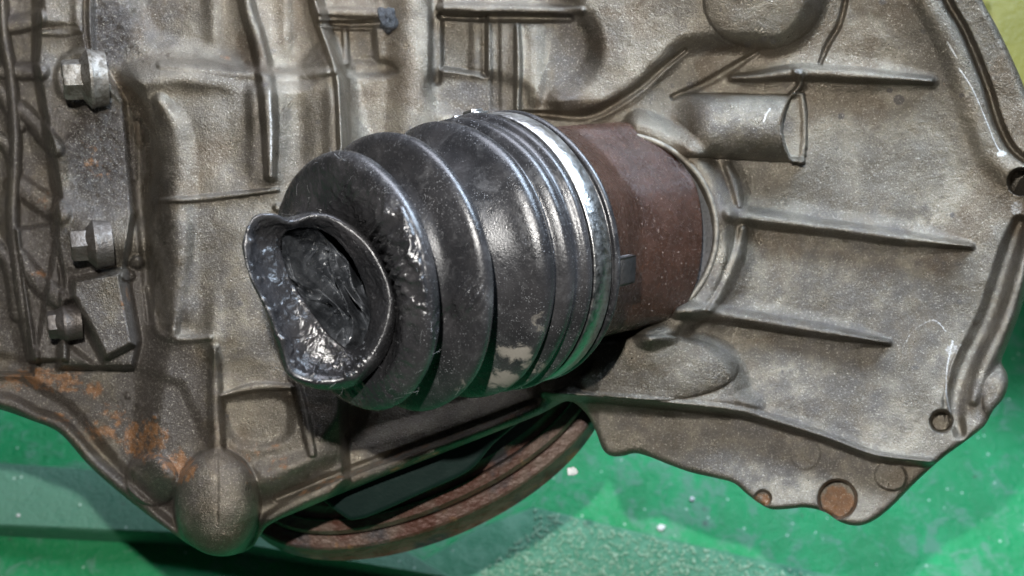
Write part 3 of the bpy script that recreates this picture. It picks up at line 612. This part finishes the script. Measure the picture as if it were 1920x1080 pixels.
# normals and lumps
def gridnormals(L):
    du = np.roll(L, -1, 1)-np.roll(L, 1, 1); dv = np.gradient(L, axis=0); n = np.cross(du, dv); return n/(np.linalg.norm(n, axis=2, keepdims=True)+1e-12)
N = gridnormals(allL); N *= np.sign((N[0]*(allL[0]-allL[0].mean(0))).sum())
XX, YY = pj(allL)
disp = np.zeros(tarA.shape); mess = np.zeros(tarA.shape)
wm = smooth((XX-640)/60)*smooth((620-YY)/60)*smooth((YY-360)/40)
for i in range(nL0-14, nL0+11):
    tarA[i] = np.maximum(tarA[i], .9*wm[i]*smooth(np.array((i-nL0+14)/5.)))
for i in range(allL.shape[0]):
    if tarA[i].max() < .05: continue
    ms = nL0-12 < i < nL0+10
    for j in range(NR):
        p = Vector(allL[i, j]); a = mnoise.fractal(p*3.2, .8, 2.1, 5); b = mnoise.cell(p*1.) * 0
        c = 1-abs(mnoise.noise(p*7.0+Vector((5, 1, 2))))*2
        disp[i, j] = tarA[i, j]*(a*.020+max(c-.6, 0)*.035*(1 if i < nL0+12 else .6))
        if ms and wm[i, j] > .02: disp[i, j] += wm[i, j]*(max(0, 1-abs(mnoise.noise(p*4.2+Vector((9, 2, 4))))*3.2)*.055+.03*mnoise.noise(p*9))
# wet lumps inside the flap (left of the hole)
lump = np.zeros(tarA.shape); m_ = slice(nL0+28, nL0+62)
g = smooth((XX < 690)*1.)*(YY > 425)*((XX-MC[0])*(-.75)+(YY-MC[1])*.55 > -20)
for i in range(nL0+24, nL0+60):
    w = math.sin(math.pi*(i-nL0-24)/36)
    for j in range(NR):
        if g[i, j] > 0:
            p = Vector(allL[i, j]); p2 = p*5.5+mnoise.noise_vector(p*4)*.5; f = mnoise.voronoi(p2)[0][0]; lump[i, j] = w**1.5*(max(0, .5-f)**1.3*.15+.05*mnoise.noise(p*2.5))
allL = allL+N*(disp+lump)[..., None]
# tear dent on the right flank of the two front folds
def dent(cx_, cy_, r, amt):
    global allL
    X_, Y_ = pj(allL); f = np.exp(-(((X_-cx_)/r)**2+((Y_-cy_)/(r*1.3))**2)); f[nL0+12:] = 0; f *= (N[..., 2] > .0)
    allL = allL+N*(f*amt*(1+.6*np.sin(X_*.35+Y_*.22)))[..., None]; tarA[:] = np.maximum(tarA, np.clip(f*1.6, 0, 1))
dent(872, 562, 26, .07); dent(700, 440, 30, .05); dent(745, 500, 30, .05); dent(840, 600, 18, -.08); dent(655, 360, 30, .02)
X_, Y_ = pj(allL)
dustA = np.zeros(tarA.shape)
for (a, b, c, d, v) in ((960, 660, 60, 26, .9), (940, 710, 70, 26, .9), (1010, 610, 30, 60, .6), (880, 720, 60, 40, .5), (1000, 690, 50, 20, .75)): dustA = np.maximum(dustA, v*np.exp(-(((X_-a)/c)**2+((Y_-b)/d)**2)))
dustA[nL0+5:] = 0; tarA *= 1-.0
loft(allL, 'torn_boot', M_RUB, cj, attrs={'tar': np.clip(tarA, 0, 1).ravel(), 'dust': dustA.ravel()})
boot = [o for o in cj.children if o.name.startswith('torn_boot')][0]
# grease folds filling the mouth
def grease():
    n = 170; L = []
    g0 = mouth([(584, 412, 4.6), (632, 434, 4.3), (674, 496, 4.2), (700, 560, 4.2), (700, 620, 4.4), (670, 668, 4.7), (620, 650, 4.85), (580, 606, 4.9), (550, 562, 4.95), (522, 520, 5.0), (508, 482, 5.0), (510, 448, 4.95), (538, 420, 4.8)])
    c = at(606, 540, 4.0)
    V = []; m = 90
    for k in np.linspace(1, 0.004, m):
        P = g0*k+c*(1-k); L.append(P)
    L = np.array(L); x, y = pj(L); nz = np.zeros(x.shape)
    for i in range(L.shape[0]):
        for j in range(NR):
            xx, yy = (x[i, j]-600)/100, (y[i, j]-540)/100
            # folds run from upper left to lower right
            u = xx*.86-yy*.5; v = xx*.5+yy*.86
            wv = mnoise.noise(Vector((u*1.2, v*.9, 2.)))*1.1
            f = abs(mnoise.noise(Vector((u*2.9+wv, v*.75+wv*.4, 5.)))); f2 = abs(mnoise.noise(Vector((u*5.5+wv*2, v*1.9, 9.))))
            nz[i, j] = (.32-f*1.15)*.85+(.2-f2)*.16+.04*mnoise.noise(Vector((xx*8, yy*8, 1)))
            if mnoise.voronoi(Vector((xx*11, yy*11, 3.)))[0][0] < .12: nz[i, j] += .02
    fall = smooth(np.linspace(0, 1, m)*5)[:, None]
    gap = np.exp(-((((x-672)*.86+(y-480)*(-.5))/26)**2))*np.exp(-(((y-490)/90)**2))*1.0    # dark gap under the right edge
    L[..., 2] += nz*fall*1.9+.10*fall-gap*.9
    dr = random.Random(5); DV = []; DF = []  # small glossy beads added so the grease shows specular glints
    for k in range(46):
        i, j = dr.randrange(18, 80), dr.randrange(NR)
        if x[i, j] < 590+(y[i, j]-430)*.15: continue
        p = L[i, j]; s_ = dr.uniform(.012, .032); b = len(DV); n_, m2 = 10, 6
        for a in range(m2):
            for q in range(n_):
                ph = math.pi*a/(m2-1); t = 2*math.pi*q/n_; DV.append(p+np.array([0, 0, s_*.5])+s_*np.array([math.sin(ph)*math.cos(t), math.sin(ph)*math.sin(t), math.cos(ph)]))
        DF += [(b+a*n_+q, b+a*n_+(q+1) % n_, b+(a+1)*n_+(q+1) % n_, b+(a+1)*n_+q) for a in range(m2-1) for q in range(n_)]
    global GDROP; GDROP = (np.array(DV), DF)
    gr = loft(L, 'grease', M_GRE, cj, props={'label': 'wet dark grey grease in folds inside the torn mouth'})
    mesh('glint_bubbles', GDROP[0], GDROP[1], M_GRE, gr, props={'kind': 'stuff'})
grease()
# clamp band, its overlap and ears
def band(nm, s0, s1_, r, th0, th1, mat, thick=.035, par=cj, n=200, close=False, **kw):
    t = np.linspace(th0, th1, n); sec = [(s0, r), (s0, r+thick*.7), (s0+.012, r+thick), (s1_-.012, r+thick), (s1_, r+thick*.7), (s1_, r)]
    L = []
    for a in t: L.append([AX0+AX*s+rr*(math.cos(a)*E1+math.sin(a)*E2) for s, rr in sec])
    L = np.array(L); m, k, _ = L.shape; Fq = [(i*k+j, i*k+(j+1) % k, (i+1) % m*k+(j+1) % k, (i+1) % m*k+j) for i in range(m if close else m-1) for j in range(k)]
    if not close: Fq += [tuple(range(k)), tuple(range((m-1)*k, m*k))]
    o = mesh(nm, L.reshape(-1, 3), Fq, mat, par, **kw); return o
cb = band('clamp_band', sc-.275, sc+.10, 2.165, 0, 2*np.pi*(1-1/240), M_STEEL, .055, n=240, close=True)
band('clamp_strap_end', sc-.235, sc+.08, 2.232, -.62, -.02, M_STEEL, .03, par=cb, n=50)
band('clamp_ear', sc-.20, sc+.05, 2.255, -.36, -.25, M_STEEL, .075, par=cb, n=16); band('clamp_ear', sc-.20, sc+.05, 2.255, -.16, -.06, M_STEEL, .06, par=cb, n=16)
band('boot_tab', sc-.86, sc-.48, 2.04, 1.68, 1.88, M_BLACK, .16, n=14, props={'label': 'small square rubber tab on rear edge of boot'})
def drops():  # glossy grease beads added for specular dots on the flap
    r = random.Random(12); V = []; Fq = []; n = 10; m = 6
    for k in range(90):
        i = r.randrange(nL0+34, nL0+62) if k < 90 else r.randrange(nL0-2, nL0+14); j = r.randrange(NR)
        if k < 90 and not g[i, j]: continue
        p = allL[i, j]; nn = N[i, j]
        if nn[2] < .1: continue
        s_ = r.uniform(.008, .026); b = len(V)
        for a in range(m):
            for q in range(n):
                ph = math.pi*a/(m-1); t = 2*math.pi*q/n; V.append(p+nn*s_*.2+s_*np.array([math.sin(ph)*math.cos(t), math.sin(ph)*math.sin(t), math.cos(ph)]))
        Fq += [(b+a*n+q, b+a*n+(q+1) % n, b+(a+1)*n+(q+1) % n, b+(a+1)*n+q) for a in range(m-1) for q in range(n)]
    mesh('glint_droplets', np.array(V), Fq, M_GRE, boot, props={'kind': 'stuff'})
drops()
# lint fibres caught in the grease
def lint():
    V = []; Fq = []; cand = np.argwhere((N[..., 2] > .15)); r = random.Random(3)
    for k in range(150):
        i, j = cand[r.randrange(len(cand))]
        if i > nL0+45: continue
        if r.random() < .55: i, j = int(nL0-20+r.random()*40), int(j)
        p = allL[i, j]; nn = N[i, j]
        if nn[2] < .05: continue
        d = np.array([r.gauss(0, 1), r.gauss(0, 1), r.gauss(0, 1)]); d -= nn*(d@nn)*.7; d /= np.linalg.norm(d); L = r.uniform(.03, .17); w = .0010
        e = np.array([r.gauss(0, 1), r.gauss(0, 1), r.gauss(0, 1)])*.35; prev = None; sd_ = np.cross(d, nn); sd_ /= np.linalg.norm(sd_)+1e-9
        for q in range(5):
            u = q/4; c = p+nn*(.006+.03*math.sin(u*2.4))+d*L*u+e*L*u*u; b = len(V); V += [c+sd_*w, c-sd_*w*.5+nn*w, c-sd_*w*.5-nn*w]
            if prev is not None: Fq += [(prev+a, prev+(a+1) % 3, b+(a+1) % 3, b+a) for a in range(3)]
            prev = b
    mesh('lint_fibres', np.array(V), Fq, M_LINT, boot, props={'kind': 'stuff'})
lint()
# ------------------------------------------------------------------ rusty ring standing under the gearbox
rw = thing('rusty_wheel', 'round rusty steel wheel rim with stepped edge lying under the gearbox', 'wheel rim', onfloor(760, 900, .1))
def ringplate():
    n = 200; t = np.linspace(0, 2*np.pi, n, endpoint=False)
    def el(cx, cy, rx, ry, z, rot): 
        c, s = math.cos(rot), math.sin(rot); u = rx*np.cos(t); v = ry*np.sin(t); return at(cx+u*c-v*s, cy+u*s+v*c, np.full(n, 1.)*z+0*u)
    def lev(cy, rx, ry, z): return el(800, cy, rx, ry, z+.75, -.42)
    def crisp(o): o.modifiers.new('edge', 'EDGE_SPLIT').split_angle = math.radians(24)
    P = [(790, 60, 20, -1.2), (790, 150, 50, -1.2), (794, 200, 80, -1.32), (798, 290, 104, -1.36), (802, 306, 114, -1.50), (804, 314, 118, -1.52)]
    crisp(loft([lev(*p) for p in P], 'hub_face', M_RING, rw))
    P = [(800, 300, 108, -1.70), (804, 313, 119, -1.66), (806, 318, 122, -1.46), (810, 338, 136, -1.50), (812, 341, 142, -1.62), (812, 340, 144, -1.9)]
    crisp(loft([lev(*p) for p in P], 'step_ring', M_RING, rw))
    P = [(806, 318, 124, -2.0), (812, 336, 142, -1.84), (812, 342, 147, -1.74), (814, 368, 165, -1.76), (815, 371, 169, -1.80), (819, 371, 182, -2.2), (822, 369, 189, -2.3), (822, 360, 184, -2.5), (810, 330, 150, -3.0)]
    crisp(loft([lev(*p) for p in P], 'outer_rim', M_RING, rw))
ringplate()
# ------------------------------------------------------------------ floor, board, sheet, glint beads, paint chips, olive thing
def quadgrid(pts4, n, m, dz=None):
    a, b, c, d = [np.asarray(p, float) for p in pts4]; u = np.linspace(0, 1, n)[:, None, None]; v = np.linspace(0, 1, m)[None, :, None]
    P = (a*(1-u)+b*u)*(1-v)+(d*(1-u)+c*u)*v; i, j = np.meshgrid(np.arange(n-1), np.arange(m-1), indexing='ij'); i = i.ravel(); j = j.ravel()
    return P.reshape(-1, 3), np.stack([i*m+j, i*m+j+1, (i+1)*m+j+1, (i+1)*m+j], 1)
fl = np.array([[-1.5, -1.2, 0], [1.5, -1.2, 0], [1.5, 3., 0], [-1.5, 3., 0]])
mesh('floor', fl, [(0, 1, 2, 3)], M_FLOOR, world=True, props={'kind': 'structure'})
def slab(nm, corners, h, mat, bev=.004, **kw):
    """corners world xy, height h (m)"""
    c = np.array(corners); m = c.mean(0); L = []
    for z, k in ((0.001, 0), (h-bev, 0), (h-bev*.3, bev*.4), (h, bev)):
        d = c-m; d = d/np.linalg.norm(d, axis=1, keepdims=True); q = c-d*k*1.4; L.append(np.column_stack([q, np.full(len(c), z)]))
    L = np.array(L); n = len(c); V = L.reshape(-1, 3); Fq = [(i*n+j, i*n+(j+1) % n, (i+1)*n+(j+1) % n, (i+1)*n+j) for i in range(3) for j in range(n)]+[tuple(range(3*n, 4*n))]
    return mesh(nm, V, Fq, mat, world=True, flat=True, **kw)
def fw(px, py, up=0): return W(onfloor(px, py, up))
bh = .9
c4 = [fw(-420, 835, bh)[:2], fw(560, 905, bh)[:2], fw(860, 1085, bh)[:2], fw(330, 1002, bh)[:2], fw(-420, 965, bh)[:2]]
slab('painted_board', c4, bh*S, M_BOARD, props={'label': 'scuffed green painted board lying on the floor left under the gearbox', 'category': 'board'})
sh = [fw(1000, 952)[:2], fw(1250, 1012)[:2], fw(1640, 1100)[:2], fw(1640, 1300)[:2], fw(700, 1300)[:2], fw(780, 1060)[:2], fw(900, 990)[:2]]
st = slab('gritty_sheet', sh, .0025, M_MAT, .001, props={'label': 'pale green rough sheet with wet beads added for glints at the bottom edge', 'category': 'sheet'})
def grit():  # glossy beads added so the sheet gives blurred glints
    r = random.Random(8); P = np.array(sh); V = []; Fq = []; t = (1+5**.5)/2
    ico = np.array([(-1, t, 0), (1, t, 0), (-1, -t, 0), (1, -t, 0), (0, -1, t), (0, 1, t), (0, -1, -t), (0, 1, -t), (t, 0, -1), (t, 0, 1), (-t, 0, -1), (-t, 0, 1)])/math.sqrt(1+t*t)
    fc = [(0, 11, 5), (0, 5, 1), (0, 1, 7), (0, 7, 10), (0, 10, 11), (1, 5, 9), (5, 11, 4), (11, 10, 2), (10, 7, 6), (7, 1, 8), (3, 9, 4), (3, 4, 2), (3, 2, 6), (3, 6, 8), (3, 8, 9), (4, 9, 5), (2, 4, 11), (6, 2, 10), (8, 6, 7), (9, 8, 1)]
    c = 0
    while c < 1900:
        px, py = r.uniform(900, 1620), r.uniform(950, 1130)
        if py < 952+(px-1000)*.238+6 or (px < 1000 and py < 1080-(px-900)*.9): continue
        w = fw(px, py); s = r.uniform(.0003, .0009)
        q = ico*s*np.array([1, 1, .8])+np.array([w[0], w[1], .0028+s*.4]); b = len(V); V += list(q); Fq += [tuple(x+b for x in f) for f in fc]; c += 1
    mesh('glint_beads', np.array(V), Fq, M_BEAD, world=True, parent=None, props={'kind': 'stuff'})
grit()
gt = [o for o in COL.objects if o.name.startswith('glint_beads')][0]
wl = np.array(gt.location); gt.parent = st; gt.location = wl-np.array(st.location)
chips = [(1073, 884, 9, 1.9, 'white paint chip stuck on the rim of the rusty wheel'), (1240, 990, 9, 0, 'white paint chip on the green floor above the gritty sheet'), (846, 1038, 11, 0, 'white paint chip lying at the left corner of the gritty sheet'),
         (1298, 936, 6, 0, 'small pale chip on the green floor below the bell housing edge'), (34, 966, 4, bh, 'tiny white chip on the scuffed green board')]
for px, py, s, up, lb in chips:
    o = blob('paint_chip', onfloor(px, py, up+.05) if up != 1.9 else at(1073, 884, -.92), s/100, M_CHIP, None, (1.1, 1, .5), px, .5); o['label'] = lb; o['category'] = 'paint chip'
# olive painted thing at the upper right, leaning behind
def olive():
    pts = [(1780, -300), (1900, -300), (2500, -300), (2500, 420), (1985, 420), (1900, 180), (1840, 10), (1790, -120)]
    o = prism('olive_panel', pts, -7.5, -5.2, M_OLIVE, None, .2, flat=True)
    o['label'] = 'olive yellow painted panel standing behind the bell housing at upper right'; o['category'] = 'panel'
olive()
